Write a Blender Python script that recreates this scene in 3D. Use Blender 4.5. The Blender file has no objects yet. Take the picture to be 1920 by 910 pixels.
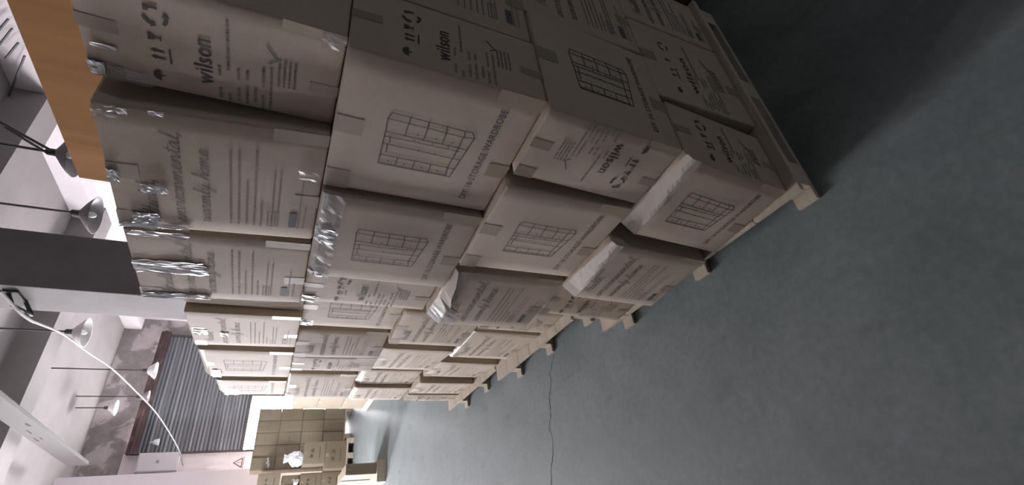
import bpy, bmesh, math, random
from mathutils import Vector, Matrix
C = bpy.context.scene.collection
S = bpy.context.scene
PI = math.pi

# ------------------------------------------------------------------ camera
f_px, yaw, pitch, roll = 892.73, math.radians(36.314), math.radians(23.793), math.radians(8.644)
cam_d = bpy.data.cameras.new('camera'); cam = bpy.data.objects.new('camera', cam_d); C.objects.link(cam)
cam_d.sensor_fit = 'HORIZONTAL'; cam_d.sensor_width = 36.0; cam_d.lens = f_px / 1920 * 36.0
fw = Vector((math.sin(yaw)*math.cos(pitch), math.cos(yaw)*math.cos(pitch), -math.sin(pitch)))
rt0 = Vector((math.cos(yaw), -math.sin(yaw), 0)); up0 = rt0.cross(fw)
rt = rt0*math.cos(roll) + up0*math.sin(roll); up = -rt0*math.sin(roll) + up0*math.cos(roll)
# the photograph was taken with the phone turned a quarter turn
cam.matrix_world = Matrix(((-up.x, rt.x, -fw.x, -0.961), (-up.y, rt.y, -fw.y, -0.679), (-up.z, rt.z, -fw.z, 1.6), (0, 0, 0, 1)))
cam_d.clip_start = 0.05
S.camera = cam

# ------------------------------------------------------------------ light
WORLD = 92.0
S.view_settings.view_transform = 'Standard'; S.view_settings.look = 'None'
S.view_settings.gamma = 1.0; S.view_settings.use_curve_mapping = False
S.view_settings.exposure = 0.3
w = bpy.data.worlds.new('world'); S.world = w; w.use_nodes = True
w.node_tree.nodes['Background'].inputs[0].default_value = (0.96, 0.94, 1.0, 1)
w.node_tree.nodes['Background'].inputs[1].default_value = WORLD
def portal(name, loc, rot, sx, sy):
    d = bpy.data.lights.new(name, 'AREA'); d.shape = 'RECTANGLE'; d.size = sx; d.size_y = sy
    d.cycles.is_portal = True
    o = bpy.data.objects.new(name, d); o.location = loc; o.rotation_euler = rot; C.objects.link(o)
# left wall window, tall end window in the left bay, end door: X 1.8..3.07, Z 0..2.2
WIN = (8.3, 9.0, 2.0, 4.8)
TALL = (-2.65, -1.65, .3, 4.8)
portal('end_window_portal', ((TALL[0]+TALL[1])/2, 12.25, (TALL[2]+TALL[3])/2), (-PI/2, 0, 0), TALL[1]-TALL[0], TALL[3]-TALL[2])
portal('window_portal', (-3.53, (WIN[0]+WIN[1])/2, (WIN[2]+WIN[3])/2), (0, -PI/2, 0), WIN[3]-WIN[2], WIN[1]-WIN[0])
portal('added_rear_fill_portal', (1.0, -12.35, 3.9), (PI/2, 0, 0), .6, .4)  # unseen opening added behind the camera to fill the camera-facing sides
portal('doorway_portal', (2.43, 13.25, 1.1), (-PI/2, 0, 0), 1.27, 2.2)

# ------------------------------------------------------------------ materials
def mat(name, base=(.5,.5,.5), rough=.7, metal=0.0):
    m = bpy.data.materials.new(name); m.use_nodes = True
    b = m.node_tree.nodes['Principled BSDF']
    b.inputs['Base Color'].default_value = (*base, 1); b.inputs['Roughness'].default_value = rough
    b.inputs['Metallic'].default_value = metal
    return m
def nd(m, t, **kw):
    n = m.node_tree.nodes.new(t)
    for k, v in kw.items(): setattr(n, k, v)
    return n
def lk(m, a, b): m.node_tree.links.new(a, b)
def coords(m, scale=(1,1,1), kind='Object', rot=(0,0,0)):
    t = nd(m, 'ShaderNodeTexCoord'); p = nd(m, 'ShaderNodeMapping')
    p.inputs['Scale'].default_value = scale; p.inputs['Rotation'].default_value = rot
    lk(m, t.outputs[kind], p.inputs[0]); return p.outputs[0]
def noise(m, vec, scale, detail=4, rough=.6, dist=0):
    n = nd(m, 'ShaderNodeTexNoise'); n.inputs['Scale'].default_value = scale; n.inputs['Detail'].default_value = detail
    n.inputs['Roughness'].default_value = rough; n.inputs['Distortion'].default_value = dist
    lk(m, vec, n.inputs['Vector']); return n.outputs[0]
def ramp(m, fac, stops):
    r = nd(m, 'ShaderNodeValToRGB'); e = r.color_ramp.elements
    while len(e) < len(stops): e.new(0.5)
    for i, (p, c) in enumerate(stops): e[i].position = p; e[i].color = (*c, 1)
    lk(m, fac, r.inputs[0]); return r.outputs[0]
def mixc(m, fac, a, b, mode='MIX'):
    x = nd(m, 'ShaderNodeMix', data_type='RGBA', blend_type=mode)
    for sock, v in ((x.inputs[0], fac), (x.inputs[6], a), (x.inputs[7], b)):
        if hasattr(v, 'links') or hasattr(v, 'is_linked'): lk(m, v, sock)
        elif isinstance(v, tuple): sock.default_value = (*v, 1)
        else: sock.default_value = v
    return x.outputs[2]
def bsdf(m): return m.node_tree.nodes['Principled BSDF']
def bump(m, h, strength=.3, dist=.01):
    b = nd(m, 'ShaderNodeBump'); b.inputs['Strength'].default_value = strength; b.inputs['Distance'].default_value = dist
    lk(m, h, b.inputs['Height']); lk(m, b.outputs[0], bsdf(m).inputs['Normal'])

def cardboard(name, a, b):
    m = mat(name, a, .72)
    v = coords(m)
    n1 = noise(m, v, 3.5, 5); n2 = noise(m, coords(m, (8, 8, 160)), 6, 3)
    c = ramp(m, n1, [(.3, a), (.72, b)])
    oi = nd(m, 'ShaderNodeObjectInfo')
    c = mixc(m, oi.outputs['Random'], c, mixc(m, .22, c, (.62,.55,.46)))
    c = mixc(m, .12, c, ramp(m, n2, [(.35, (.2,.15,.1)), (.65, (.7,.6,.45))]))
    lk(m, c, bsdf(m).inputs['Base Color']); bump(m, n1, .12, .02)
    return m
M = {}
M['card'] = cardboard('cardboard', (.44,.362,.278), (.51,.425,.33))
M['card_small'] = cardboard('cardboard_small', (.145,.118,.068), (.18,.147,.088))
M['ink'] = mat('ink', (.075,.062,.055), .75)
M['ink_mid'] = mat('ink_mid', (.16,.138,.12), .75)
M['ink_faint'] = mat('ink_faint', (.20,.17,.14), .75)
M['ink_pale'] = mat('ink_pale', (.26,.22,.18), .75)
M['ink_blue'] = mat('ink_blue', (.10,.097,.105), .7)
M['tape'] = mat('tape', (.315,.262,.185), .5)
M['tape_light'] = mat('tape_light', (.47,.425,.35), .55)  # paler tape; on crushed edges the tone stands in for light
m = M['film'] = mat('film', (.95,.95,.97), .3); bsdf(m).inputs['Alpha'].default_value = .95  # opaque white stands in for glints on the film
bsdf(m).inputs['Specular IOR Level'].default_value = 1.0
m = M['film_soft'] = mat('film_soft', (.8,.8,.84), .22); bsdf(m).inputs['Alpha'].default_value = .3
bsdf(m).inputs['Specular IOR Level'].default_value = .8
def wood(name, a, b, sc=(3, 3, 40), rough=.7, rotc=(0,0,0)):
    m = mat(name, a, rough); v = coords(m, sc, 'Object', rotc)
    n = noise(m, v, 1.0, 6, .65, .6)
    lk(m, ramp(m, n, [(.3, a), (.7, b)]), bsdf(m).inputs['Base Color']); bump(m, n, .15, .01); bsdf(m).inputs['Specular IOR Level'].default_value = .12; return m
M['pallet'] = wood('pallet_wood', (.46,.40,.31), (.60,.54,.44), (18, 1.5, 18))
M['pallet_x'] = wood('pallet_wood_cross', (.44,.38,.30), (.58,.52,.42), (1.5, 18, 18))
M['ply'] = wood('plywood', (.205,.098,.036), (.315,.165,.068), (1, 3.4, .22), .85)
m = M['wall'] = mat('white_wall', (.55,.52,.525), .85)
n = noise(m, coords(m), 1.2, 6); lk(m, ramp(m, n, [(.3, (.64,.585,.60)), (.7, (.72,.665,.68))]), bsdf(m).inputs['Base Color']); bump(m, n, .1, .02)
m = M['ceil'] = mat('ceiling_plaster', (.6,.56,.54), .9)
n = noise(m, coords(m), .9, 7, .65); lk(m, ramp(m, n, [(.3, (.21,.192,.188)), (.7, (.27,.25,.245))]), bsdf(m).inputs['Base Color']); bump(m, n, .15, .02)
m = M['peel'] = mat('peeling_plaster', (.5,.46,.46), .9)
v = coords(m); n = noise(m, v, 1.5, 7, .6, .8); n2 = noise(m, v, 6, 4)
c = ramp(m, n, [(.45, (.21,.187,.184)), (.50, (.24,.215,.21)), (.53, (.44,.40,.40)), (.7, (.52,.475,.475))])
lk(m, mixc(m, .2, c, ramp(m, n2, [(.3, (.16,.148,.148)), (.7, (.58,.54,.54))])), bsdf(m).inputs['Base Color']); bump(m, n, .3, .02)
m = M['column'] = mat('column_plaster', (.52,.49,.47), .88)
n = noise(m, coords(m), 2.2, 6); lk(m, ramp(m, n, [(.3, (.20,.188,.186)), (.7, (.255,.243,.24))]), bsdf(m).inputs['Base Color']); bump(m, n, .15, .02)
# painted floor: worn grey green with bluish patches, scuffs and small dark stains
m = M['floor'] = mat('floor_paint', (.3,.35,.36), .5); bsdf(m).inputs['Specular IOR Level'].default_value = .55
v = coords(m)
big = noise(m, v, .55, 5, .55, .4); fine = noise(m, v, 34, 4, .7); mid = noise(m, v, 3.2, 5, .6, .6)
c = ramp(m, big, [(.32, (.112,.146,.136)), (.52, (.128,.158,.153)), (.7, (.145,.167,.177))])
c = mixc(m, .16, c, ramp(m, mid, [(.35, (.12,.14,.145)), (.65, (.42,.45,.46))]))
c = mixc(m, .10, c, ramp(m, fine, [(.35, (.1,.12,.12)), (.65, (.5,.53,.53))]))
sp = noise(m, coords(m, (1, .55, 1)), 4.6, 2, .4, .2)
spot = ramp(m, sp, [(.665, (0,0,0)), (.715, (1,1,1))])
c = mixc(m, mixc(m, .35, (0,0,0), spot), c, (.09,.10,.10))
lk(m, c, bsdf(m).inputs['Base Color'])
lk(m, ramp(m, mid, [(.3, (.58,.58,.58)), (.7, (.75,.75,.75))]), bsdf(m).inputs['Roughness']); bump(m, fine, .08, .004)
M['crack'] = mat('crack', (.05,.055,.055), .9)
m = M['shutter'] = mat('shutter_steel', (.21,.225,.25), .5, .1)
n = noise(m, coords(m, (.16, 1, 11)), 1.6, 5, .6, .3)
lk(m, ramp(m, n, [(.3, (.075,.078,.09)), (.5, (.17,.178,.198)), (.7, (.28,.29,.317))]), bsdf(m).inputs['Base Color'])
m = M['rust'] = mat('rusty_steel', (.2,.12,.1), .8)
n = noise(m, coords(m, (1.5, 4, 4)), 2.0, 6, .6)
lk(m, ramp(m, n, [(.3, (.04,.03,.033)), (.55, (.085,.052,.047)), (.7, (.19,.125,.108))]), bsdf(m).inputs['Base Color'])
M['dark_metal'] = mat('dark_metal', (.06,.055,.055), .55)
M['shade'] = mat('lamp_shade', (.27,.245,.25), .5)
M['shade_in'] = mat('lamp_shade_pale', (.72,.69,.68), .5)
M['rope'] = mat('rope', (.30,.275,.26), .8)
M['cabinet'] = mat('cabinet_paint', (.62,.61,.64), .5)
M['paper'] = mat('paper', (.85,.84,.84), .7)
M['sign_red'] = mat('sign_red', (.36,.17,.17), .6)
M['sign_face'] = mat('sign_face', (.66,.61,.62), .6)
M['bag'] = mat('white_plastic', (.88,.92,.95), .3)
M['wall_darkened'] = mat('darkened_wall', (.17,.165,.17), .85)  # unseen near walls and ceiling, darkened to cut bounced light
m = M['pier'] = mat('pier_paint', (.40,.36,.375), .85)
M['frame'] = mat('window_frame', (.7,.68,.68), .5)

# ------------------------------------------------------------------ helpers
def link(name, me, mats, parent=None):
    o = bpy.data.objects.new(name, me)
    for x in (mats if isinstance(mats, (list, tuple)) else [mats]): me.materials.append(M[x] if isinstance(x, str) else x)
    C.objects.link(o)
    if parent is not None: o.parent = parent
    return o
def from_bm(name, bm, mats, parent=None, smooth=False):
    me = bpy.data.meshes.new(name); bm.to_mesh(me); bm.free()
    if smooth:
        for p in me.polygons: p.use_smooth = True
    return link(name, me, mats, parent)
def empty(name, loc, rz=0.0):
    o = bpy.data.objects.new(name, None); o.location = loc; o.rotation_euler = (0, 0, rz); o.empty_display_size = .1
    C.objects.link(o); return o
def tag(o, label, cat, group=None):
    o['label'] = label; o['category'] = cat
    if group: o['group'] = group
    return o
def struct(o): o['kind'] = 'structure'; return o
def add_box(bm, lo, hi, bev=0.0):
    r = bmesh.ops.create_cube(bm, size=1.0); vs = r['verts']
    for v_ in vs:
        v_.co = Vector([(lo[i]+hi[i])/2 + v_.co[i]*(hi[i]-lo[i]) for i in range(3)])
    if bev:
        es = list({e for v_ in vs for e in v_.link_edges})
        bmesh.ops.bevel(bm, geom=es, offset=bev, segments=2, affect='EDGES', profile=.6)
def box(name, lo, hi, m_, parent=None, bev=0.0):
    bm = bmesh.new(); add_box(bm, lo, hi, bev); return from_bm(name, bm, m_, parent)
def add_tube(bm, pts, rad, seg=8, caps=True):
    pts = [Vector(p) for p in pts]; rings = []
    rads = rad if isinstance(rad, (list, tuple)) else [rad]*len(pts)
    for i, p in enumerate(pts):
        t = (pts[min(i+1, len(pts)-1)] - pts[max(i-1, 0)]).normalized()
        a = t.orthogonal().normalized() if i == 0 else (prev - t*prev.dot(t)).normalized()
        prev = a; b = t.cross(a)
        rings.append([bm.verts.new(p + (a*math.cos(2*PI*k/seg) + b*math.sin(2*PI*k/seg))*rads[i]) for k in range(seg)])
    for r0, r1 in zip(rings, rings[1:]):
        for k in range(seg): bm.faces.new((r0[k], r0[(k+1) % seg], r1[(k+1) % seg], r1[k]))
    if caps:
        bm.faces.new(rings[0][::-1]); bm.faces.new(rings[-1])
def add_lathe(bm, prof, seg=24, cx=0, cy=0):
    rings = []
    for r, z in prof: rings.append([bm.verts.new((cx + r*math.cos(2*PI*k/seg), cy + r*math.sin(2*PI*k/seg), z)) for k in range(seg)])
    for r0, r1 in zip(rings, rings[1:]):
        for k in range(seg): bm.faces.new((r0[k], r0[(k+1) % seg], r1[(k+1) % seg], r1[k]))

# ------------------------------------------------------------------ printing, in unit face coordinates (s right, t up)
def catmull(pts, n=5):
    if len(pts) < 3: return pts
    P = [pts[0]] + list(pts) + [pts[-1]]; out = []
    for i in range(1, len(P)-2):
        p0, p1, p2, p3 = P[i-1:i+3]
        for k in range(n):
            u = k/n
            out.append(tuple(.5*((2*p1[d]) + (-p0[d]+p2[d])*u + (2*p0[d]-5*p1[d]+4*p2[d]-p3[d])*u*u + (-p0[d]+3*p1[d]-3*p2[d]+p3[d])*u**3) for d in (0, 1)))
    out.append(tuple(pts[-1])); return out
class Print:
    """flat printed shapes: polygons in metres on a face, x right, y up"""
    def __init__(self): self.polys = []
    def line(self, pts, wd):
        fine = [pts[0]]
        for (x0, y0), (x1, y1) in zip(pts, pts[1:]):
            k = max(1, int(math.hypot(x1-x0, y1-y0)/.02))
            fine += [(x0+(x1-x0)*i/k, y0+(y1-y0)*i/k) for i in range(1, k+1)]
        for (x0, y0), (x1, y1) in zip(fine, fine[1:]):
            dx, dy = x1-x0, y1-y0; L = math.hypot(dx, dy) or 1e-6
            nx, ny = -dy/L*wd/2, dx/L*wd/2; ex, ey = dx/L*wd*.3, dy/L*wd*.3
            self.polys.append([(x0+nx-ex, y0+ny-ey), (x0-nx-ex, y0-ny-ey), (x1-nx+ex, y1-ny+ey), (x1+nx+ex, y1+ny+ey)])
    def rect(self, x0, y0, x1, y1): self.polys.append([(x0, y0), (x1, y0), (x1, y1), (x0, y1)])
    def poly(self, pts): self.polys.append(list(pts))
_txt = {}
def text_polys(s):
    if s not in _txt:
        cu = bpy.data.curves.new('t', 'FONT'); cu.body = s; cu.resolution_u = 3; cu.offset = .010 if s == 'wilson' else .003; cu.space_character = 1.12
        ob = bpy.data.objects.new('t', cu); C.objects.link(ob)
        dg = bpy.context.evaluated_depsgraph_get(); dg.update()
        me = ob.evaluated_get(dg).to_mesh()
        P = [[(me.vertices[i].co.x, me.vertices[i].co.y) for i in p.vertices] for p in me.polygons]
        ob.evaluated_get(dg).to_mesh_clear(); bpy.data.objects.remove(ob); bpy.data.curves.remove(cu)
        xs = [q[0] for p in P for q in p]; ys = [q[1] for p in P for q in p]
        _txt[s] = (P, min(xs), max(xs), min(ys), max(ys))
    return _txt[s]
def put_text(pr, s, x0, y0, x1, y1):
    P, a, b, c, d = text_polys(s)
    for p in P: pr.poly([(x0+(q[0]-a)/(b-a)*(x1-x0), y0+(q[1]-c)/(d-c)*(y1-y0)) for q in p])
SCRIPT = {  # handwriting strokes: (width, strokes), x height 1
 'H': (1.15, [[(.3,2),(.2,1),(.05,0)], [(.95,2),(.85,1),(.75,0)], [(0,1.05),(.5,1),(1.1,1.15)]]),
 'e': (.8, [[(0,.1),(.35,.4),(.58,.78),(.42,1),(.18,.75),(.14,.3),(.35,0),(.6,.06),(.8,.25)]]),
 'a': (1.0, [[(.66,.85),(.42,1),(.14,.7),(.1,.22),(.3,0),(.55,.3),(.72,.98),(.7,.2),(.84,0),(1,.12)]]),
 'l': (.62, [[(0,.1),(.35,.9),(.52,1.8),(.38,2.1),(.26,1.6),(.24,.3),(.4,0),(.62,.12)]]),
 't': (.7, [[(0,.1),(.3,.9),(.42,1.75),(.36,.35),(.48,0),(.7,.12)], [(.08,1.2),(.7,1.32)]]),
 'h': (1.05, [[(0,.1),(.38,1.1),(.55,1.95),(.4,2.1),(.28,1.5),(.22,0),(.36,.65),(.6,1),(.78,.8),(.78,.18),(.9,0),(1.05,.12)]]),
 'n': (1.05, [[(0,.1),(.16,.95),(.26,.7),(.2,0),(.36,.7),(.6,1),(.76,.75),(.76,.2),(.9,0),(1.05,.12)]]),
 'm': (1.5, [[(0,.1),(.16,.95),(.26,.7),(.2,0),(.34,.7),(.52,1),(.66,.75),(.62,0),(.78,.7),(.98,1),(1.14,.75),(1.14,.2),(1.3,0),(1.5,.12)]]),
 'v': (.95, [[(0,.85),(.14,1),(.26,.5),(.38,0),(.62,.55),(.74,1),(.95,.88)]]),
 'i': (.55, [[(0,.1),(.24,.98),(.24,.25),(.38,0),(.55,.12)], [(.34,1.4),(.42,1.52)]]),
 'r': (.8, [[(0,.1),(.2,1.08),(.32,.86),(.58,.92),(.5,.3),(.62,0),(.8,.12)]]),
 'o': (.85, [[(.42,1),(.12,.7),(.12,.2),(.38,0),(.62,.3),(.6,.8),(.42,1),(.6,.82),(.85,.9)]]),
 'w': (1.25, [[(0,.85),(.14,1),(.18,.25),(.34,0),(.54,.4),(.6,.9),(.64,.2),(.8,0),(1.02,.5),(1.05,1),(1.25,.88)]]),
 'y': (.9, [[(0,.85),(.14,1),(.2,.35),(.38,.1),(.6,.5),(.72,1),(.6,-.3),(.38,-.85),(.14,-.7),(.4,-.1),(.9,.15)]]),
 ',': (.4, [[(.2,.15),(.28,.02),(.1,-.4)]]), ' ': (.7, [])}
def put_script(pr, s, x0, y0, x1, xh, wd):
    tot = sum(SCRIPT[c][0] for c in s); k = (x1-x0)/tot; x = 0
    for c in s:
        wdt, st = SCRIPT[c]
        for q in st: pr.line([(x0+(x+a+.22*b)*k, y0+b*xh) for a, b in catmull(q)], wd)
        x += wdt
def small_lines(pr, rnd, x0, x1, y, h, gap=.12):
    """an illegible line of small print"""
    x = x0
    while x < x1:
        l = rnd.uniform(.006, .022)
        pr.rect(x, y, min(x+l, x1), y+h); x += l + rnd.uniform(.002, .005)
def p_wardrobe(w_, h_):
    a, b = Print(), Print()
    Q = lambda s, t: (s*w_, t*h_)
    L = lambda *p: a.line([Q(*q) for q in p], .0026)
    L((.674,.739),(.666,.349),(.671,.308),(.631,.283)); L((.674,.739),(.628,.754),(.621,.338),(.631,.283))
    L((.666,.349),(.621,.338))
    for t1, t0 in ((.645,.645),(.549,.545),(.452,.442)): L((.672,t1),(.623,t0))
    L((.534,.748),(.53,.298)); L((.628,.754),(.534,.748),(.277,.739),(.28,.324),(.631,.283))
    for t in (.646,.544,.442,.345): L((.622,t),(.529,t))
    L((.497,.744),(.505,.333)); L((.441,.74),(.439,.305)); L((.351,.739),(.355,.317))
    L((.53,.345),(.436,.352),(.346,.359),(.286,.349)); L((.286,.735),(.287,.35))
    for t in (.646,.549,.456): L((.35,t),(.278,t))
    L((.501,.719),(.451,.709)); L((.437,.72),(.374,.714))
    for s0, ts in ((.56, (.58,.48,.39)), (.31, (.69,.6,.5,.41)), (.515, (.59,.49,.4)), (.445, (.55,.46))):
        for t in ts: a.rect(s0*w_-.002, t*h_-.002, s0*w_+.002, t*h_+.002)
    put_text(b, 'DIY 16 STORAGE WARDROBE', .1*w_, .172*h_, .875*w_, .213*h_)
    return [('wardrobe_drawing', a, 'ink'), ('lettering', b, 'ink')]
def p_slogan(w_, h_, faint=False):
    rnd = random.Random(3); a, b, b2, b3, c, d = [Print() for _ in range(6)]
    put_script(a, 'Health,', .15*w_, .80*h_, .47*w_, .0195, .0024)
    put_script(a, 'environmental,', .085*w_, .672*h_, .87*w_, .0195, .0024)
    put_script(a, 'warmly home', .11*w_, .55*h_, .76*w_, .0185, .0024)
    for s1, t in ((.80,.445),(.80,.405),(.54,.365),(.82,.325),(.36,.29)): small_lines(b, rnd, .12*w_, s1*w_, t*h_, .005)
    for s1, t in ((.68,.235),(.67,.205),(.6,.09),(.36,.06)): small_lines(b2 if t > .15 else b3, rnd, .12*w_, s1*w_, t*h_, .004)
    x0, x1, y0, y1 = .125*w_, .275*w_, .222*h_, .26*h_
    d.line([(x0,y0),(x1,y0),(x1,y1),(x0,y1),(x0,y0)], .0022); d.line([(x0+.012,(y0+y1)/2),(x1-.012,(y0+y1)/2)], .004)
    c.rect(.128*w_, .105*h_, .278*w_, .146*h_)
    return [('slogan_lettering', a, 'ink_mid'), ('small_print', b, 'ink_pale'), ('small_print', b2, 'ink_pale'), ('small_print', b3, 'ink_pale'), ('printed_panel', d, 'ink_mid'), ('printed_panel', c, 'ink_blue')]
def p_wordmark(w_, h_):
    rnd = random.Random(5); a, c, cr, ct, c2, kx = [Print() for _ in range(6)]
    rec, gl, ar, um = Print(), Print(), Print(), Print()
    put_text(a, 'wilson', .17*w_, .527*h_, .63*w_, .60*h_)
    cx, cy, r = .715*w_, .722*h_, .021
    for i in range(3):
        an = [PI/2 + i*2*PI/3 + d for d in (.3,.6,.9,1.2)]
        rec.line([(cx+r*math.cos(x), cy+r*math.sin(x)) for x in an], .007)
        e = an[-1]; rec.poly([(cx+(r+.008)*math.cos(e), cy+(r+.008)*math.sin(e)), (cx+r*math.cos(e+.45), cy+r*math.sin(e+.45)), (cx+(r-.008)*math.cos(e), cy+(r-.008)*math.sin(e))])
    gx = .525*w_
    gl.poly([(gx-.009,.758*h_),(gx+.009,.758*h_),(gx+.006,.736*h_),(gx+.002,.730*h_),(gx-.002,.730*h_),(gx-.006,.736*h_)])
    gl.rect(gx-.0015,.714*h_,gx+.0015,.735*h_); gl.rect(gx-.007,.710*h_,gx+.007,.714*h_)
    for ax in (.335*w_, .40*w_):
        ar.rect(ax-.0024, .705*h_, ax+.0024, .742*h_); ar.poly([(ax-.006,.738*h_),(ax+.006,.738*h_),(ax,.758*h_)])
    ar.rect(.30*w_, .682*h_, .44*w_, .69*h_)
    ux = .15*w_
    um.poly([(ux+.015*math.cos(t), .732*h_+.015*math.sin(t)) for t in [i*PI/8 for i in range(9)]]); um.rect(ux-.0014, .717*h_, ux+.0014, .735*h_)
    for s0, s1, t in ((.05,.17,.495),(.3,.42,.495),(.02,.12,.458),(.38,.85,.46),(.05,.22,.42),(.3,.42,.42),(.04,.26,.385),(.32,.42,.385),
                      (.08,.26,.35),(.03,.2,.318),(.28,.5,.318),(.03,.52,.285)): small_lines(ct if s1 > .6 else c if s0 < .27 else cr, rnd, s0*w_, s1*w_, t*h_, .006)
    for j in range(4): small_lines(c2, rnd, .33*w_, .62*w_, (.255-.022*j)*h_, .005)
    kx.line([(.56*w_,.30*h_),(.60*w_,.27*h_),(.72*w_,.315*h_)], .0035)
    return [('wordmark', a, 'ink'), ('recycling_symbol', rec, 'ink'), ('glass_symbol', gl, 'ink'), ('this_way_up_arrows', ar, 'ink'), ('umbrella_symbol', um, 'ink'),
            ('small_print', c, 'ink_pale'), ('small_print', cr, 'ink_pale'), ('small_print', ct, 'ink_pale'), ('address_print', c2, 'ink_faint'), ('tick_mark', kx, 'ink_mid')]
def p_marks(w_, h_, seed=0):
    rnd = random.Random(seed); a = Print()
    for q in ((.36,.62), (.60,.62)):
        cx, cy = q[0]*w_, q[1]*h_; u = .085*w_
        for _ in range(4):
            x, y = rnd.uniform(-u, u), rnd.uniform(-u, u)
            a.line([(cx-u if rnd.random() < .5 else cx+x, cy+y), (cx+u*.8, cy+y*rnd.uniform(-1,1))], .009)
        a.line([(cx, cy-u), (cx, cy+u)], .009)
    small_lines(a, rnd, .25*w_, .75*w_, .25*h_, .012)
    return [('carton_marking', a, 'ink')]
PRINTS = {'wardrobe': p_wardrobe, 'slogan': p_slogan, 'wordmark': p_wordmark, 'marks': p_marks}

# ------------------------------------------------------------------ cartons
def axis_samples(L, r, n):
    return [0, r*.3, r] + [r + (L-2*r)*i/n for i in range(1, n)] + [L-r, L-.3*r, L]
class Carton:
    """local axes: x into the box from its front face, y away along the row, z up"""
    def __init__(s, w_, T, h_, lean=0.0, crush=0.0, bulge=.006, seed=0, r=.007, skew=0.0):
        s.skew = skew
        s.w, s.T, s.h, s.lean, s.crush, s.bulge, s.r = w_, T, h_, lean, crush, bulge, r
        rnd = random.Random(seed); s.ph = [rnd.uniform(0, 6) for _ in range(6)]; s.cv = rnd.uniform(.7, 1.15)
    def warp(s, p):
        x, y, z = p; u, v, t = x/s.T, y/s.w, z/s.h
        sn = lambda q: max(0.0, math.sin(PI*min(max(q, 0), 1)))
        wob = .6 + .4*math.sin(3.1*v*2+s.ph[0])*math.cos(2.3*t*2+s.ph[1])
        x += -s.bulge*sn(v)*sn(t)*wob*(1-u) + .5*s.bulge*sn(v)*sn(t)*u
        y += (-(1-v) + v)*.6*s.bulge*sn(u)*sn(t)
        if s.crush:
            c = s.crush*(.35 + .65*min(1, max(0, v*1.15)))*s.cv
            if t > 1 - 1.6*c/s.h and u < .25:
                k = (t - (1 - 1.6*c/s.h))/(1.6*c/s.h)
                x += c*1.35*k*(1-u/.25)
        y += s.lean*(2*t-1) + s.skew*x
        return Vector((x, y, z))
    def body(s, parent, m_='card'):
        X, Y, Z = axis_samples(s.T, s.r, 3), axis_samples(s.w, s.r, 8), axis_samples(s.h, s.r, 10)
        if s.crush:
            c = 1.7*s.crush*s.cv
            Z = sorted(set(Z + [s.h-c, s.h-c*.66, s.h-c*.33]))
        bm = bmesh.new(); vd = {}
        def V(i, j, k):
            if (i, j, k) not in vd:
                p = Vector((X[i], Y[j], Z[k])); q = Vector([min(max(p[d], s.r), L-s.r) for d, L in enumerate((s.T, s.w, s.h))])
                d = p - q
                if d.length > 1e-9: p = q + d.normalized()*s.r
                vd[(i, j, k)] = bm.verts.new(s.warp(p))
            return vd[(i, j, k)]
        nx, ny, nz = len(X)-1, len(Y)-1, len(Z)-1
        for j in range(ny):
            for k in range(nz):
                bm.faces.new((V(0,j,k), V(0,j,k+1), V(0,j+1,k+1), V(0,j+1,k))); bm.faces.new((V(nx,j,k), V(nx,j+1,k), V(nx,j+1,k+1), V(nx,j,k+1)))
        for i in range(nx):
            for k in range(nz):
                bm.faces.new((V(i,0,k), V(i+1,0,k), V(i+1,0,k+1), V(i,0,k+1))); bm.faces.new((V(i,ny,k), V(i,ny,k+1), V(i+1,ny,k+1), V(i+1,ny,k)))
            for j in range(ny):
                bm.faces.new((V(i,j,0), V(i,j+1,0), V(i+1,j+1,0), V(i+1,j,0))); bm.faces.new((V(i,j,nz), V(i+1,j,nz), V(i+1,j+1,nz), V(i,j+1,nz)))
        return from_bm('carton_body', bm, m_, parent, True)
    def on(s, face, a, b, off=.0012):
        """a metres right, b metres up on a face"""
        if face == 'front': p = s.warp((0, s.w - a, b)); return p + Vector((-off, 0, 0))
        p = s.warp((a, 0, b)); return p + Vector((0, -off, 0))
    def dims(s, face): return (s.w if face == 'front' else s.T), s.h
    def sheet(s, name, face, pr, m_, parent, off=.0012, flip=False):
        W_, H_ = s.dims(face); bm = bmesh.new()
        for p in pr.polys:
            q = [(W_-a, H_-b) if flip else (a, b) for a, b in p]
            try: bm.faces.new([bm.verts.new(s.on(face, a, b, off)) for a, b in q])
            except ValueError: pass
        return from_bm(name, bm, m_, parent)
    def printed(s, face, kind, parent, flip=False, fade=None):
        W_, H_ = s.dims(face)
        for nm, pr, m_ in PRINTS[kind](W_, H_): s.sheet(nm, face, pr, fade or m_, parent, .0014, flip)
    def patch(s, name, face, s0, t0, s1, t1, m_, parent, off=.0008, crinkle=0.0, seed=0, nx=8, ny=6, ragged=0.0):
        W_, H_ = s.dims(face); rnd = random.Random(seed); bm = bmesh.new()
        g = [[None]*(ny+1) for _ in range(nx+1)]
        for i in range(nx+1):
            for j in range(ny+1):
                u, v = i/nx, j/ny
                e = 1 - 4*abs(u-.5)*abs(v-.5)
                ss = s0 + (s1-s0)*u + (rnd.uniform(-1,1)*ragged*(s1-s0)); tt = t0 + (t1-t0)*v + (rnd.uniform(-1,1)*ragged*(t1-t0))
                g[i][j] = bm.verts.new(s.on(face, min(max(ss, .0), 1)*W_, min(max(tt, 0), 1)*H_, off + crinkle*rnd.random()))
        for i in range(nx):
            for j in range(ny): bm.faces.new((g[i][j], g[i+1][j], g[i+1][j+1], g[i][j+1]))
        return from_bm(name, bm, m_, parent)
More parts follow.
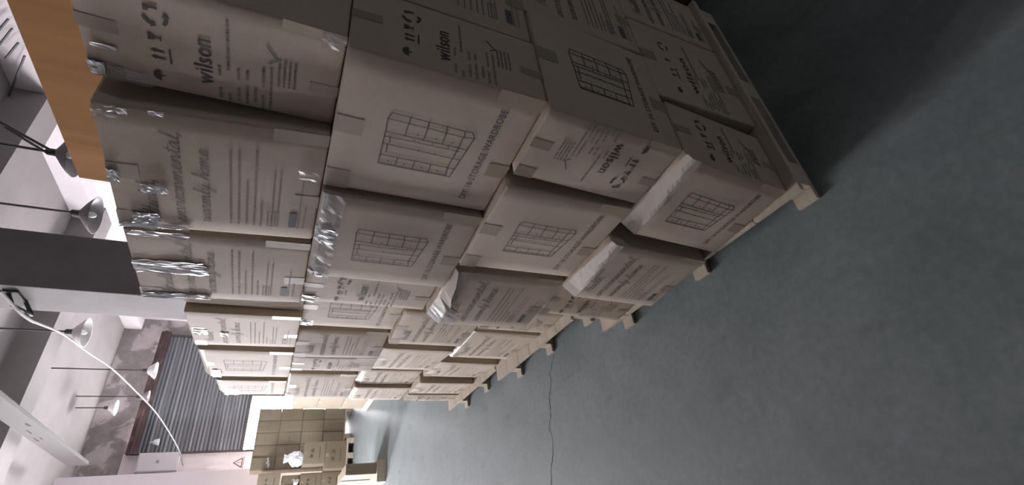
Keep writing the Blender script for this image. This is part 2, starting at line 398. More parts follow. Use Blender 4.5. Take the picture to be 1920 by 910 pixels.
def tapes(c, face, root, corners=True):
    for q in ((.455,.86,.575,1.0), (.35,0,.465,.13)): c.patch('packing_tape', face, *q, 'tape', root, .0008)
    if corners:
        for q in ((.0,.87,.16,1.0), (.91,.0,1.0,.26)): c.patch('packing_tape', face, *q, 'tape', root, .0007)

Z1 = [0.144, 0.603, 1.066, 1.564, 2.08]
Z2 = [0.168, 0.606, 1.053, 1.541, 2.036]
# near X, far X, near Y, far Y, lean of every carton seen from the aisle
FRONT = {
    'A1': (0.071, 0.029, 0.019, 0.298, 0.003),
    'A2': (0.008, -0.037, 0.318, 0.759, 0.023),
    'A3': (-0.032, -0.054, 0.784, 1.184, 0.018),
    'B1': (0.005, -0.023, 0.002, 0.457, 0.002),
    'B2': (-0.037, -0.077, 0.471, 0.891, 0.003),
    'B3': (-0.019, -0.027, 0.942, 1.192, -0.001),
    'C1': (-0.021, -0.043, 0.002, 0.247, -0.008),
    'C2': (-0.052, -0.069, 0.275, 0.718, 0.005),
    'C3': (-0.069, -0.108, 0.752, 1.139, 0.010),
    'D1': (-0.057, -0.086, 0.016, 0.370, -0.012),
    'D2': (-0.098, -0.122, 0.421, 0.779, -0.006),
    'D3': (-0.055, -0.079, 0.787, 1.029, -0.021),
    'A4': (0.122, 0.154, 1.685, 2.166, 0.012),
    'A5': (0.178, 0.207, 2.299, 2.839, 0.006),
    'A6': (0.377, 0.399, 3.439, 3.871, 0.001),
    'B4': (0.173, 0.170, 1.439, 1.869, 0.006),
    'B5': (0.185, 0.147, 1.948, 2.275, 0.008),
    'B6': (0.153, 0.146, 2.283, 2.508, 0.005),
    'B7': (0.320, 0.282, 3.075, 3.580, -0.000),
    'C4': (0.145, 0.137, 1.554, 1.984, 0.003),
    'C5': (0.155, 0.219, 2.104, 2.646, -0.001),
    'C6': (0.278, 0.289, 2.838, 3.203, 0.004),
    'C7': (0.264, 0.280, 3.211, 3.598, 0.002),
    'D4': (0.141, 0.133, 1.442, 1.692, -0.000),
    'D5': (0.145, 0.169, 1.753, 2.241, -0.002),
    'D6': (0.191, 0.241, 2.397, 2.846, -0.006),
    'D7': (0.215, 0.241, 2.915, 3.278, 0.004),
    'D8': (0.235, 0.229, 3.286, 3.454, 0.002),
}

# ------------------------------------------------------------------ room
H = 5.2
box_ = lambda n, lo, hi, m_: struct(box(n, lo, hi, m_))
fl = box_('floor', (-3.5, -12.2, -.1), (5.1, 13.2, 0), 'floor')
pts = [(.15,1.86),(.08,1.885),(.03,1.93),(-.01,1.98),(-.09,1.985),(-.17,2.03),(-.27,2.05),(-.32,2.09),(-.40,2.075),(-.48,2.09),(-.56,2.15),(-.63,2.17),(-.85,2.2),(-1.1,2.29),(-1.4,2.30),(-1.8,2.42)]
bm = bmesh.new(); rnd = random.Random(2)
prevv = None
fine_pts = []
for (a, b) in zip(pts, pts[1:]):
    for k in range(4): fine_pts.append((a[0]+(b[0]-a[0])*k/4 + rnd.uniform(-.006,.006), a[1]+(b[1]-a[1])*k/4 + rnd.uniform(-.008,.008)))
for x, y in fine_pts:
    wd = rnd.uniform(.0015, .005); pr_ = [bm.verts.new((x, y-wd, .0006)), bm.verts.new((x, y+wd, .0006))]
    if prevv: bm.faces.new((prevv[0], pr_[0], pr_[1], prevv[1]))
    prevv = pr_
from_bm('crack', bm, 'crack', fl)
box_('ceiling', (-3.5, 1.0, H), (5.1, 13.2, H+.1), 'ceil')
box_('ceiling_near', (-3.5, -12.2, H), (5.1, 1.0, H+.1), 'wall_darkened')
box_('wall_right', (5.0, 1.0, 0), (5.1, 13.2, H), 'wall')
box_('wall_right_near', (5.0, -12.2, 0), (5.1, 1.0, H), 'wall_darkened')
bm = bmesh.new()
for lo, hi in (((-3.5,-12.3,0),(.7,-12.2,H)), ((1.3,-12.3,0),(5.1,-12.2,H)), ((.7,-12.3,0),(1.3,-12.2,3.7)), ((.7,-12.3,4.1),(1.3,-12.2,H))): add_box(bm, lo, hi)  # near wall, with the small opening added for fill light
struct(from_bm('wall_near', bm, 'wall_darkened'))
# left wall with its window opening
bm = bmesh.new()
y0, y1, z0, z1 = WIN
for lo, hi in (((-3.5,1.8,0),(-3.4,y0,H)), ((-3.5,y1,0),(-3.4,13.2,H)), ((-3.5,y0,0),(-3.4,y1,z0)), ((-3.5,y0,z1),(-3.4,y1,H))): add_box(bm, lo, hi)
struct(from_bm('wall_left', bm, 'wall'))
box_('wall_left_near', (-3.5, -12.2, 0), (-3.4, 1.8, H), 'wall_darkened')
wn = empty('window_1', (-3.45, (y0+y1)/2, z0)); struct(wn)
bm = bmesh.new(); W_, H_ = y1-y0, z1-z0
for lo, hi in (((-.04,-W_/2,0),(.04,-W_/2+.06,H_)), ((-.04,W_/2-.06,0),(.04,W_/2,H_)), ((-.04,-W_/2,0),(.04,W_/2,.06)), ((-.04,-W_/2,H_-.06),(.04,W_/2,H_)), ((-.03,-.025,0),(.03,.025,H_))): add_box(bm, lo, hi)
from_bm('window_frame', bm, 'frame', wn)
wn = empty('window_2', ((TALL[0]+TALL[1])/2, 12.12, TALL[2])); struct(wn)
bm = bmesh.new(); W_, H_ = TALL[1]-TALL[0], TALL[3]-TALL[2]
for lo, hi in (((-W_/2,-.04,0),(-W_/2+.05,.04,H_)), ((W_/2-.05,-.04,0),(W_/2,.04,H_)), ((-W_/2,-.04,0),(W_/2,.04,.05)), ((-W_/2,-.04,H_-.05),(W_/2,.04,H_)), ((-W_/2,-.03,H_*.55),(W_/2,.03,H_*.55+.04))): add_box(bm, lo, hi)
from_bm('window_frame', bm, 'frame', wn)
# end wall: plain part left of the jamb, stepped back part with the shutter doorway
bm = bmesh.new()
tx0, tx1, tz0, tz1 = TALL
for lo, hi in (((tx1,12.0,0),(1.22,13.2,H)), ((-3.5,12.0,0),(tx0,12.2,H)), ((tx0,12.0,0),(tx1,12.2,tz0)), ((tx0,12.0,tz1),(tx1,12.2,H))): add_box(bm, lo, hi)
struct(from_bm('wall_end_left', bm, 'pier'))
bm = bmesh.new()
for lo, hi in (((1.22,13,0),(1.8,13.2,H)), ((3.07,13,0),(5.1,13.2,2.2)), ((4.58,13,2.2),(5.1,13.2,H)), ((1.8,13,4.42),(4.58,13.2,H))): add_box(bm, lo, hi)
struct(from_bm('wall_end', bm, 'peel'))
box_('trim_1', (1.22, 12.985, 0), (1.8, 13.0, 4.45), 'wall')
# beams
box_('trim_2', (-3.4, 8.25, 4.82), (5.0, 8.75, H), 'ceil')
box_('trim_3', (-3.4, 5.35, 4.82), (5.0, 5.80, H), 'ceil')
box_('trim_4', (4.72, 1.0, 4.86), (5.0, 13.0, H), 'wall')
bm = bmesh.new(); add_box(bm, (1.20, 1.0, 4.46), (1.26, 10.8, 4.76), .012)
duct = struct(from_bm('trim_5', bm, mat('duct_paint', (.085,.08,.076), .8)))
rnd = random.Random(8)
bm = bmesh.new()
for k in range(9):
    y, z = rnd.uniform(6.5, 10.2), rnd.uniform(4.52, 4.68); a, b = rnd.uniform(.05,.16), rnd.uniform(.015,.03)
    bm.faces.new([bm.verts.new((1.1985, y+a*math.cos(t)*rnd.uniform(.6,1), z+b*math.sin(t)*rnd.uniform(.6,1))) for t in [i*PI/5 for i in range(10)]])
from_bm('dark_stain', bm, mat('stain', (.03,.028,.028), .95), duct)
bm = bmesh.new(); add_box(bm, (1.25, 3.90, 0), (1.77, 4.36, H), .012)
struct(from_bm('trim_6', bm, 'column'))

# ------------------------------------------------------------------ roller shutter in the end doorway
sh = tag(empty('roller_shutter', (3.19, 12.96, 2.2)), 'grey steel roller shutter pulled halfway down in the far doorway', 'shutter')
bm = bmesh.new(); n = 26; hh = 2.02/n; rnd = random.Random(4)
for i in range(n):
    z = i*hh; d = rnd.uniform(-.006, .006)
    prof = [(0, 0), (-.022+d, hh*.25), (-.026+d, hh*.5), (-.018+d, hh*.8), (0, hh*.97)]
    for (ya, za), (yb, zb) in zip(prof, prof[1:]):
        sag = [rnd.uniform(-.004, .004) for _ in range(2)]
        L = [bm.verts.new((-1.38, ya, z+za)), bm.verts.new((1.38, ya, z+za)), bm.verts.new((1.38, yb, z+zb)), bm.verts.new((-1.38, yb, z+zb))]
        bm.faces.new(L)
add_box(bm, (-1.38, .004, 0), (1.38, .012, 2.02))
from_bm('slat_curtain', bm, 'shutter', sh)
box('bottom_bar', (-1.39, -.03, -.06), (1.39, .014, .01), 'dark_metal', sh, .004)
box('guide_rail', (-1.42, -.04, -2.19), (-1.385, .03, 2.1), 'dark_metal', sh, .003)
box('guide_rail', (1.35, -.05, .0), (1.40, .03, 2.1), 'dark_metal', sh, .003)
box('door_post', (-.12, -.045, -2.19), (-.03, .03, -.06), 'rust', sh, .003)
bm = bmesh.new(); add_box(bm, (-1.42, -.12, 2.0), (1.45, .02, 2.20), .01); add_box(bm, (-1.42, -.16, 2.06), (1.45, -.11, 2.12), .004)
from_bm('lintel_beam', bm, 'rust', sh)

# wall cabinet and warning sign on the jamb
cb = tag(empty('wall_cabinet', (1.59, 12.985, 3.38)), 'pale flat metal cabinet on the jamb left of the roller shutter', 'cabinet')
box('cabinet_body', (-.19, -.14, 0), (.20, 0, .76), 'cabinet', cb, .01)
box('cabinet_door', (-.175, -.152, .03), (.185, -.14, .73), 'cabinet', cb, .004)
box('latch', (-.02, -.165, .36), (.03, -.15, .41), 'shade', cb, .003)
sg = tag(empty('warning_sign', (1.53, 12.983, 2.06)), 'small pale sign with a red warning triangle on the jamb', 'sign')
box('sign_panel', (-.16, -.008, 0), (.16, 0, .30), 'sign_face', sg)
pr = Print(); T3 = [(-.10,.06),(.10,.06),(0,.23)]
pr.line(T3+[T3[0]], .022); pr.rect(-.008,.10,.008,.16); pr.rect(-.008,.08,.008,.09)
bm = bmesh.new()
for p in pr.polys: bm.faces.new([bm.verts.new((a, -.0095, b)) for a, b in p])
from_bm('warning_triangle', bm, 'sign_red', sg)
pr = Print(); rnd = random.Random(1); small_lines(pr, rnd, -.13, .13, .02, .018)
bm = bmesh.new()
for p in pr.polys: bm.faces.new([bm.verts.new((a, -.0095, b)) for a, b in p])
from_bm('small_print', bm, 'sign_red', sg)

# ------------------------------------------------------------------ hanging lamps, cable, wires
def pendant(x, y, z, top, r, label, lit=False, tilt=0, group='pendant lamps under the ceiling', rods=False):
    o = tag(empty('pendant_lamp', (x, y, z)), label, 'lamp', group)
    bm = bmesh.new(); add_tube(bm, [(0, 0, .17), (0, 0, top-z)], .012, 8); from_bm('hanging_rod', bm, 'dark_metal', o)
    bm = bmesh.new(); add_lathe(bm, [(.018,.20),(.03,.19),(.032,.13),(.045,.12),(.05,.11),(.0455,.105)], 20); from_bm('lamp_holder', bm, 'dark_metal', o, True)
    bm = bmesh.new()
    pf = [(.045,.12),(.07,.10),(.12*r/.2,.07),(.17*r/.2,.03),(r,0),(r+.006,-.008),(r,-.006),(.165*r/.2,.024),(.115*r/.2,.062),(.06,.094)]
    add_lathe(bm, pf, 28); from_bm('lamp_shade', bm, 'shade_in' if lit else 'shade', o, True)
    bm = bmesh.new(); bmesh.ops.create_uvsphere(bm, u_segments=14, v_segments=10, radius=.032)
    for v_ in bm.verts: v_.co.z = v_.co.z*1.35 + .03
    from_bm('bulb', bm, 'paper', o, True)
    if rods:
        bm = bmesh.new(); add_tube(bm, [(-.02, -.05, .15), (.06, -.32, .58)], .012, 6); add_tube(bm, [(.0,.02,.2), (.02, -.2, .42)], .012, 6); from_bm('support_rod', bm, 'dark_metal', o)
    return o
pendant(2.45, 3.66, 3.53, H, .19, 'pendant lamp at the end of the plywood, with crossed support rods', rods=True)
pendant(2.45, 4.59, 3.56, H, .19, 'grey bell pendant lamp hanging in front of the bright right wall')
pendant(1.86, 6.30, 3.80, H, .17, 'pendant lamp with pale shade beside the column, above the cable', True)
pendant(2.62, 9.86, 3.70, H, .15, 'pendant lamp on a long rod hanging right before the shutter lintel', True)
pendant(2.62, 11.5, 4.02, H, .12, 'small dark pendant lamp on a rod at the middle of the lintel')
pendant(2.45, 11.7, 4.55, H, .15, 'pale pendant lamp near the peeling wall above the shutter', True)
sl = tag(empty('spot_lamp', (2.0, 12.80, 3.84)), 'small white spot lamp at the upper left corner of the shutter', 'lamp')
bm = bmesh.new(); add_lathe(bm, [(.02,.1),(.05,.09),(.075,.0),(.07,-.01),(.045,.08)], 18); from_bm('lamp_shade', bm, 'paper', sl, True)
bm = bmesh.new(); add_tube(bm, [(0,0,.08),(0,.0,.14),(0,.09,.16)], .016, 8); from_bm('lamp_arm', bm, 'cabinet', sl)
br = tag(empty('cable_bracket', (1.25, 4.12, 3.62)), 'dark triangular steel bracket on the column holding the cable', 'bracket')
bm = bmesh.new(); add_tube(bm, [(0,-.10,.05),(-.115,-.10,-.02),(-.10,.10,-.08),(0,.04,-.02)], .016, 6); add_box(bm, (-.02,-.14,-.03), (0,.12,.07)); from_bm('bracket_frame', bm, 'dark_metal', br)
cp = [(1.085,3.66,3.56),(1.085,3.86,3.55),(1.085,4.06,3.54),(1.17,4.4,3.59),(1.40,5.0,3.77),(1.66,5.9,3.86),(1.87,7.0,3.92),(2.03,8.1,3.89),(2.09,9.4,3.80),(2.05,10.5,3.65),(1.91,11.4,3.50),(1.71,12.3,3.35),(1.50,12.83,3.27)]

cu = []
P_ = [Vector(p) for p in cp]; P_ = [P_[0]]+P_+[P_[-1]]
for i in range(1, len(P_)-2):
    for k in range(8):
        u = k/8; p0, p1, p2, p3 = P_[i-1:i+3]
        cu.append(.5*((2*p1) + (-p0+p2)*u + (2*p0-5*p1+4*p2-p3)*u*u + (-p0+3*p1-3*p2+p3)*u**3))
cu.append(P_[-1])
bm = bmesh.new(); add_tube(bm, cu, .012, 8); tag(from_bm('cable', bm, 'rope', None, True), 'long pale cable sagging from the column to the end wall', 'cable')
for k, (a, b) in enumerate((((4.55,5.38,5.18),(4.6,4.66,4.85)), ((4.55,4.40,5.02),(4.6,4.17,4.86)), ((4.55,4.53,5.02),(4.6,4.29,4.86)), ((4.55,4.72,5.02),(4.6,4.48,4.86)))):
    bm = bmesh.new(); add_tube(bm, [a, b], .012, 6)
    tag(from_bm('tie_wire', bm, 'dark_metal'), 'thin dark tie wire crossing the bright strip above the plywood', 'wire', 'tie wires by the right wall')

# ------------------------------------------------------------------ plywood sheet behind the near stack
ply = tag(box('plywood_sheet', (1.20, -.05, 0), (1.225, 2.27, 2.845), 'ply', None, .002), 'tall orange brown plywood sheet standing behind the near stack', 'plywood')

# ------------------------------------------------------------------ pallets
def pallet(x0, y0, x1, y1, top, label):
    o = tag(empty('wooden_pallet', (x0, y0, 0)), label, 'pallet', 'wooden pallets under the carton row')
    X, Y = x1-x0, y1-y0; n = 6; bw = Y/n
    for i in range(n): box('deck_board', (0, i*bw+(.0015 if i else 0), top-.02), (X, (i+1)*bw-(.0015 if i < n-1 else 0), top), 'pallet_x', o, .002)
    for x in (.05, X/2-.05, X-.10): box('stringer_board', (x, .012, top-.04), (x+.10, Y-.012, top-.02), 'pallet', o, .002)
    for y in (.012, Y/2-.05, Y-.112):
        box('bottom_board', (.012, y+.012, 0), (X, y+.088, .018), 'pallet_x', o, .002)
        for x in (.06, X/2-.05, X-.10): box('block', (x, y+.01, .018), (x+.1, y+.09, top-.04), 'pallet', o, .002)
    return o
pallet(-.080, -.014, 1.03, 1.16, Z1[0]-.001, 'wooden pallet nearest the camera, its corner sticking out into the aisle')
pallet(.085, 1.38, 1.10, 2.44, Z2[0]-.001, 'wooden pallet in the middle of the row, deck end lit bright')
pallet(.175, 2.47, 1.19, 3.56, Z2[0]-.001, 'wooden pallet at the far end of the carton row')

# ------------------------------------------------------------------ cartons of the row, seen from the aisle
# name: print on the front, upside down, print on the near end, depth, crushed top edge, label
INFO = {
 'A1': ('wordmark', 0, None, .45, 0, 'narrow top layer carton nearest the camera with a wordmark and handling symbols'),
 'A2': ('slogan', 0, None, .25, 0, 'wide top layer carton with cursive slogan, just beyond the dark gap'),
 'A3': ('slogan', 0, None, .25, 0, 'top layer carton with cursive slogan and broad shiny film, in front of the column'),
 'B1': ('wardrobe', 0, 'wordmark', .25, 0, 'large carton at the near corner with the biggest clear wardrobe drawing'),
 'B2': ('wardrobe', 0, None, .25, .012, 'second layer carton with wardrobe drawing and pale film along its top edge'),
 'B3': ('wordmark', 0, None, .45, 0, 'second layer narrow wordmark carton set back at the far end of the near stack'),
 'C1': ('wordmark', 1, 'wardrobe', .45, 0, 'narrow carton with upside-down wordmark at the near corner'),
 'C2': ('wardrobe', 0, None, .25, 0, 'third layer carton with wardrobe drawing beyond the upside-down wordmark'),
 'C3': ('slogan', 0, None, .25, .03, 'protruding dark cursive slogan carton with a torn bright top flap'),
 'D1': ('wardrobe', 0, 'wordmark', .25, .034, 'bottom layer corner carton with wardrobe drawing and crushed pale top edge'),
 'D2': ('slogan', 0, None, .25, .034, 'bottom layer carton with cursive slogan above the dark pallet gap'),
 'D3': ('wordmark', 0, None, .45, .016, 'bottom layer narrow wordmark carton at the far end of the near pallet'),
 'A4': ('slogan', 0, None, .25, .006, 'top layer carton with faint slogan below the wide black gap, past the column'),
 'A5': ('wardrobe', 0, None, .25, .03, 'top layer carton with faint drawing, second from the far end'),
 'A6': ('wardrobe', 0, None, .25, .03, 'top layer carton at the far end of the row beside the shutter'),
 'B4': ('wardrobe', 0, None, .25, 0, 'second layer carton with half hidden wardrobe drawing past the narrow one'),
 'B5': ('slogan', 0, None, .25, 0, 'second layer carton with slogan, third from the far end of its layer'),
 'B6': ('wordmark', 0, None, .45, 0, 'thin looking second layer carton squeezed between two slogan cartons'),
 'B7': ('slogan', 0, None, .25, .012, 'second layer carton at the far end of the row'),
 'C4': ('slogan', 0, None, .25, 0, 'third layer slogan carton partly hidden behind the torn protruding one'),
 'C5': ('slogan', 0, None, .25, 0, 'third layer slogan carton under the thin second layer carton'),
 'C6': ('slogan', 0, None, .25, .02, 'third layer carton second from the far end'),
 'C7': ('slogan', 0, None, .25, .02, 'third layer carton at the far end of the row'),
 'D4': ('wordmark', 0, None, .45, 0, 'bottom layer carton mostly hidden at the near end of the middle pallet'),
 'D5': ('slogan', 0, None, .25, .02, 'bottom layer slogan carton with pale top strip on the middle pallet'),
 'D6': ('slogan', 0, None, .25, 0, 'bottom layer slogan carton just past the bright pallet end'),
 'D7': ('slogan', 0, None, .25, 0, 'bottom layer slogan carton second from the far end'),
 'D8': ('wordmark', 0, None, .45, 0, 'bottom layer carton last at the far end beside the floor'),
}
ROW = 'wardrobe cartons stacked on the pallet row'
def carton(x, y, z, rz, w_, T, h_, label, group, front=None, end=None, flip=False, lean=0, crush=0, seed=0, tape=True, m_='card', name='cardboard_carton', cat='carton'):
    root = tag(empty(name, (x, y, z), rz), label, cat, group)
    c = Carton(w_, T, h_, lean, crush, .006, seed, .007, -math.tan(rz)); c.body(root, m_)
    if front: c.printed('front', front, root, flip)
    if end: c.printed('end', end, root, False)
    if tape: tapes(c, 'front', root)
    if end: tapes(c, 'end', root, False)
    if crush > .01: c.patch('packing_tape', 'front', 0, 1-1.5*crush*c.cv/h_, 1, .995, 'tape_light', root, .0011, .0008, seed, 16, 4)  # tape on the crushed edge, light from above put into its paler colour
    return root, c
CT = {}
FRONT['D3'] = (FRONT['D3'][0], FRONT['D3'][1], .802, FRONT['D3'][3], -.008)
for i, (nm, (xn, xf, yn, yf, ln)) in enumerate(FRONT.items()):
    zz = Z1 if int(nm[1]) <= 3 else Z2; k = 'DCBA'.index(nm[0])
    fr, flip, en, T, cr, label = INFO[nm]
    if nm == 'A1': xn = xf = .05
    L = math.hypot(xf-xn, yf-yn); rz = math.atan2(-(xf-xn), yf-yn)
    CT[nm] = carton(xn, yn, zz[k]+.001, rz, L-.003, T, zz[k+1]-zz[k]-.002, label, ROW, fr, en, bool(flip), ln, cr, i)
# stretch film remnants; the white pieces are glints put into the colour
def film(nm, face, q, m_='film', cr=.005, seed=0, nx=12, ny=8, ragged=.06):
    root, c = CT[nm]; c.patch('stretch_film_and_glint', face, *q, m_, root, .0016, cr, seed, nx, ny, ragged)
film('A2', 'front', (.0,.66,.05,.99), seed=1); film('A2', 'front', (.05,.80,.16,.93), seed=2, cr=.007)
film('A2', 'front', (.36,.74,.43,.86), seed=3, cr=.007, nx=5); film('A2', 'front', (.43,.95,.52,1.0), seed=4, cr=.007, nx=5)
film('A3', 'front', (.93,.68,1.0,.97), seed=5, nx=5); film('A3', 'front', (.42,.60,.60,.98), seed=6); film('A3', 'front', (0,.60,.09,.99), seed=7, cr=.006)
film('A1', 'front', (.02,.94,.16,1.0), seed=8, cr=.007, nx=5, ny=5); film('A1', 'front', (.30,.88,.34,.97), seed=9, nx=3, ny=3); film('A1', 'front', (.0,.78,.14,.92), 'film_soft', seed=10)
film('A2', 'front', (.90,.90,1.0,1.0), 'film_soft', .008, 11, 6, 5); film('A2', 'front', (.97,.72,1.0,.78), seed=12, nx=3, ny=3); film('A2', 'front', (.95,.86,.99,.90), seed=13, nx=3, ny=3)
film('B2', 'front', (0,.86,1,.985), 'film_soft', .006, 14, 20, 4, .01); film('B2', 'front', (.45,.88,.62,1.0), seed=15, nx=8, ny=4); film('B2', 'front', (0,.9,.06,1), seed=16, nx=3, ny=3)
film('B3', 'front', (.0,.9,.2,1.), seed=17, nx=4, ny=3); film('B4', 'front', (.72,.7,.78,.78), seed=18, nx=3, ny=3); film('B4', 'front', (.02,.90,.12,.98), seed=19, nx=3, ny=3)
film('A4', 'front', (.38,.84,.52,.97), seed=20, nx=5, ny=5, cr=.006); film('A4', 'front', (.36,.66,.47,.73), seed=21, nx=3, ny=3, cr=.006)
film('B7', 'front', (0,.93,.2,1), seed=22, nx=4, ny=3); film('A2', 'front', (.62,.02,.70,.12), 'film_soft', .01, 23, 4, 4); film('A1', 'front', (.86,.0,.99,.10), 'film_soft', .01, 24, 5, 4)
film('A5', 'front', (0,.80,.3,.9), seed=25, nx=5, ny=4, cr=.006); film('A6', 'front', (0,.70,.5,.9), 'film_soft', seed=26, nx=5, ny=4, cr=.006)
# torn flap of the protruding carton
root, c = CT['C3']; bm = bmesh.new()
P = [c.on('front', a*c.w, b*c.h, o) for a, b, o in ((.99,.992,.002),(.99,.97,.012),(.80,.945,.026),(.60,.93,.030),(.46,.90,.032),(.38,.80,.030),(.33,.90,.012),(.44,.985,.004),(.60,.992,.002),(.80,.995,.002),(.50,.80,.006))]
v_ = [bm.verts.new(p) for p in P]
for q in ((0,1,2,9),(9,2,3,8),(8,3,4,7),(7,4,5,6)): bm.faces.new([v_[k] for k in q])
from_bm('torn_flap', bm, 'tape_light', root)
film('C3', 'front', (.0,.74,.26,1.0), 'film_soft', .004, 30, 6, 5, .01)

# cartons on the dark near end of the stack, beside the corner ones
zA = lambda k: (Z1[k]+.001, Z1[k+1]-Z1[k]-.002)
def end_carton(x, yy, k, wx, dy, label, pr=None, seed=0):
    z, h_ = zA(k); root = tag(empty('cardboard_carton', (x, yy, z)), label, 'carton', ROW)
    c = Carton(dy, wx, h_, 0, 0, .005, seed); c.body(root)
    if pr: c.printed('end', pr, root)
    tapes(c, 'end', root, False)
end_carton(.275, .01, 2, .45, .25, 'shaded carton on the near end beside the corner one with wordmark', 'slogan', 41)
end_carton(.45, .012, 1, .45, .25, 'shaded carton on the near end beside the dim wardrobe drawing', 'slogan', 42)
end_carton(.235, .012, 0, .44, .245, 'shaded bottom carton on the near end just past the dark slit', 'wordmark', 43)
end_carton(.685, .012, 0, .33, .25, 'shaded bottom carton on the near end at the upper edge of the photo', 'slogan', 44)
# back rows, seen only as darkness through the gaps
proto = None
for st_, (zz, x0, y0, y1) in enumerate(((Z1, .52, .27, 1.17), (Z2, .66, 1.40, 2.42), (Z2, .78, 2.46, 3.55))):
    for k in range(4):
        z, h_ = zz[k]+.001, zz[k+1]-zz[k]-.002
        a = y0 if not (st_ == 0 and k == 3) else .02
        n_ = 2; L = (y1-a)/n_
        for j in range(n_):
            off = (.05 if (k+j) % 2 else -.0)
            r_ = tag(empty('cardboard_carton', (x0, a+j*L, z)), 'added filler carton between the near pallets that keeps the gap dark', 'carton', 'back row cartons behind the aisle face')
            Carton(L-.006, .42, h_, 0, 0, .004, 60+k).body(r_)

for k in range(4):  # filler cartons added between the pallets to darken the gap
    r_ = tag(empty('cardboard_carton', (.148 if k == 3 else .34, 1.25, Z2[k]+.001)), 'added filler carton between the near pallets that keeps the gap dark', 'carton', 'back row cartons behind the aisle face')
    Carton((1.655 if k == 3 else 1.40)-1.25, .30, Z2[k+1]-Z2[k]-.002, 0, 0, .003, 80+k).body(r_)
# ------------------------------------------------------------------ stacks at the far end
def far_pallet(x0, y0, x1, y1, top, label):
    o = tag(empty('wooden_pallet', (x0, y0, 0)), label, 'pallet', 'far pallets')
    X, Y = x1-x0, y1-y0
    box('deck', (0, 0, top-.03), (X, Y, top), 'pallet_x', o, .003)
    for x in (0, X/2-.05, X-.10):
        box('runner', (x, 0, 0), (x+.10, Y, top-.03), 'pallet', o, .003)
    return o
far_pallet(.98, 10.86, 2.22, 11.9, .14, 'pallet under the big brown carton wall at the far end')
names_c = ['first', 'second', 'third', 'fourth', 'fifth']; names_r = ['bottom row', 'lower middle row', 'upper middle row', 'top row']
for r in range(4):
    for q in range(5):
        h_ = .434; wd = .243
        rnd = random.Random(r*7+q)
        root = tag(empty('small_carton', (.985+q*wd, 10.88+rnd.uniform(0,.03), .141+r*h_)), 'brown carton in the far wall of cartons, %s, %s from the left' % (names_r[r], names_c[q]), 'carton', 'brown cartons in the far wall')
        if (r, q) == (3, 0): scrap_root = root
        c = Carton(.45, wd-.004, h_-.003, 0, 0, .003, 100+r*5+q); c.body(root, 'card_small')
        pr = Print(); small_lines(pr, rnd, .07*wd, .9*wd, .985*h_-.02, .008); c.sheet('tape_line', 'end', pr, 'ink_mid', root)
        pr = Print(); u = .03
        for _ in range(3): x, y = rnd.uniform(.35,.6)*wd, rnd.uniform(.4,.7)*h_; pr.line([(x-u,y),(x+u,y+rnd.uniform(-.02,.02))], .007)
        c.sheet('carton_marking', 'end', pr, 'ink_mid', root)
# two marked cartons in front of it
far_pallet(.74, 10.22, 1.42, 10.80, .14, 'low pallet under the two marked cartons at the far end')
def marked(x, y, z, wx, dy, h_, label, seed, group, pr=True, nm='small_carton', m_='card_small'):
    root = tag(empty(nm, (x, y, z)), label, 'carton', group)
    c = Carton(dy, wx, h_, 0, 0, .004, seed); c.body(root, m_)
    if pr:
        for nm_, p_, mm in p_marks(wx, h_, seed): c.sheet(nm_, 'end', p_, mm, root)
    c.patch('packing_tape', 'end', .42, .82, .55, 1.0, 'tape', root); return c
marked(.85, 10.26, .141, .52, .40, .40, 'lower of two marked cartons standing before the brown carton wall', 7, 'marked cartons')
marked(.95, 10.26, .545, .42, .40, .40, 'upper of two marked cartons standing before the brown carton wall', 8, 'marked cartons')
# crumpled white plastic bundle on the upper one
bm = bmesh.new(); bmesh.ops.create_icosphere(bm, subdivisions=4, radius=.135)
from mathutils import noise as mn
for v_ in bm.verts:
    d = mn.noise(v_.co*14)*.03 + mn.noise(v_.co*32 + Vector((3,1,0)))*.012 + abs(mn.noise(v_.co*20))*.02
    v_.co = v_.co*(1 + d/.135); v_.co.z = max(v_.co.z*1.12, -.12)
bag = tag(empty('plastic_bundle', (1.09, 10.40, .947+.12)), 'crumpled white plastic bundle sitting on the upper marked carton', 'plastic')
from_bm('bundle_body', bm, 'bag', bag)
bm = bmesh.new(); bmesh.ops.create_cone(bm, cap_ends=True, segments=10, radius1=.05, radius2=.085, depth=.12)
for v_ in bm.verts: v_.co += Vector((mn.noise(v_.co*30)*.02, mn.noise(v_.co*25)*.02, .17))
from_bm('twisted_neck', bm, 'bag', bag)
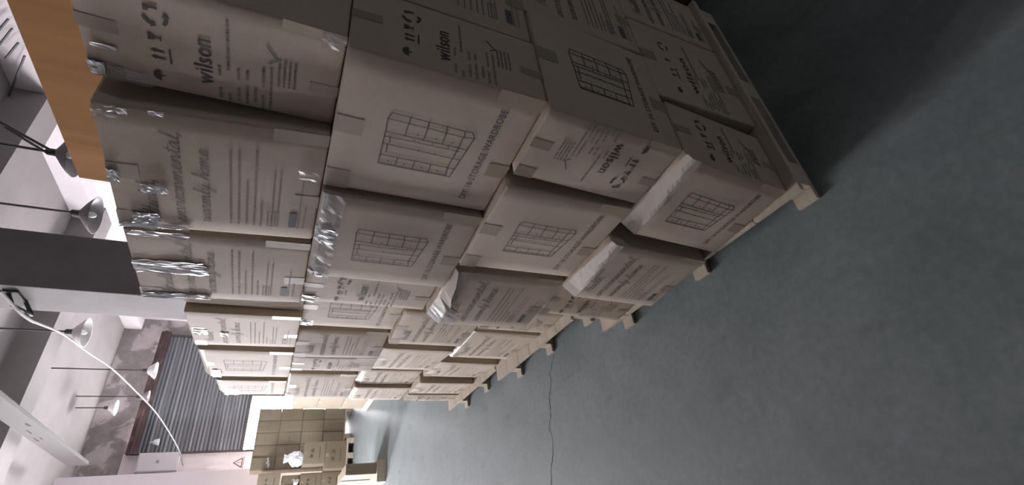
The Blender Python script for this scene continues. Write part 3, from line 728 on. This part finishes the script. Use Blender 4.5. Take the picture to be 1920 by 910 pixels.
# left stack, cut by the picture edge
far_pallet(.16, 10.50, .73, 11.6, .14, 'pallet at the left edge of the photo beside the marked cartons')
for r, (z, h_) in enumerate(((.141,.40),(.543,.40),(.945,.36),(1.307,.40))):
    for q in range(2):
        if r == 2 and q == 1:
            o = marked(.535, 10.62, z, .29, .30, h_-.03, 'crushed half open carton, second from top in the left far stack', 31, 'left far stack cartons', False)
            continue
        marked(.20+q*.325+(.03 if r > 2 else 0), 10.54+.02*(r % 2), z, .315, .40, h_, 'carton in the left far stack, %s, %s side' % (['bottom layer','second layer','third layer','top layer'][r], ['outer','inner'][q]), 33+r*2+q, 'left far stack cartons')
bm = bmesh.new()
g = [[bm.verts.new((.08*u*2.2+.01*math.sin(9*v_), -.03-.05*v_+.02*math.sin(7*u), .10*v_+.02*math.sin(5*u+2*v_))) for v_ in [j/5 for j in range(6)]] for u in [i/6 for i in range(7)]]
for i in range(6):
    for j in range(5): bm.faces.new((g[i][j], g[i+1][j], g[i+1][j+1], g[i][j+1]))
bm2 = from_bm('paper_sheet', bm, 'paper'); bm2.location = (.56, 10.60, .98); tag(bm2, 'white crumpled paper poking out of the half open carton', 'paper')
bm = bmesh.new()
for k in range(5):
    rnd = random.Random(k+50)
    a = Vector((.02+.035*k, 0, rnd.uniform(0,.04))); add_tube(bm, [a, a+Vector((.02,-.02,.03)), a+Vector((.045,.0,.01))], .012, 6)
sc = from_bm('film_scrap', bm, 'bag', scrap_root); sc.location = (.02, -.02, .08)
# low stack nearer on the left edge
far_pallet(.10, 6.98, .40, 8.0, .13, 'pallet under the low narrow cartons at the left edge')
marked(.215, 7.02, .131, .15, .46, .43, 'low narrow carton at the left edge nearest of its pallet', 51, 'low left cartons', False)
marked(.205, 7.50, .131, .15, .46, .42, 'low narrow carton behind another on the left edge pallet', 52, 'low left cartons', False)
# bright stack between the row and the far wall
far_pallet(1.62, 7.95, 2.25, 8.95, .10, 'pallet under the bright stack past the end of the row')
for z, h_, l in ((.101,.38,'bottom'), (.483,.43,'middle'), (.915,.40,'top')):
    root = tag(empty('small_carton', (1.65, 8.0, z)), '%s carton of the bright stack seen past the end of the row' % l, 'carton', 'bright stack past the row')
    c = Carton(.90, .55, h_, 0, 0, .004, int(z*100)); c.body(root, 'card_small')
    pr = Print(); pr.line([(.10,.18),(.18,.18),(.18,.24),(.10,.24),(.10,.18)], .008); c.sheet('carton_marking', 'front', pr, 'ink_faint', root); c.patch('packing_tape', 'front', .4,.85,.5,1.0,'tape',root)
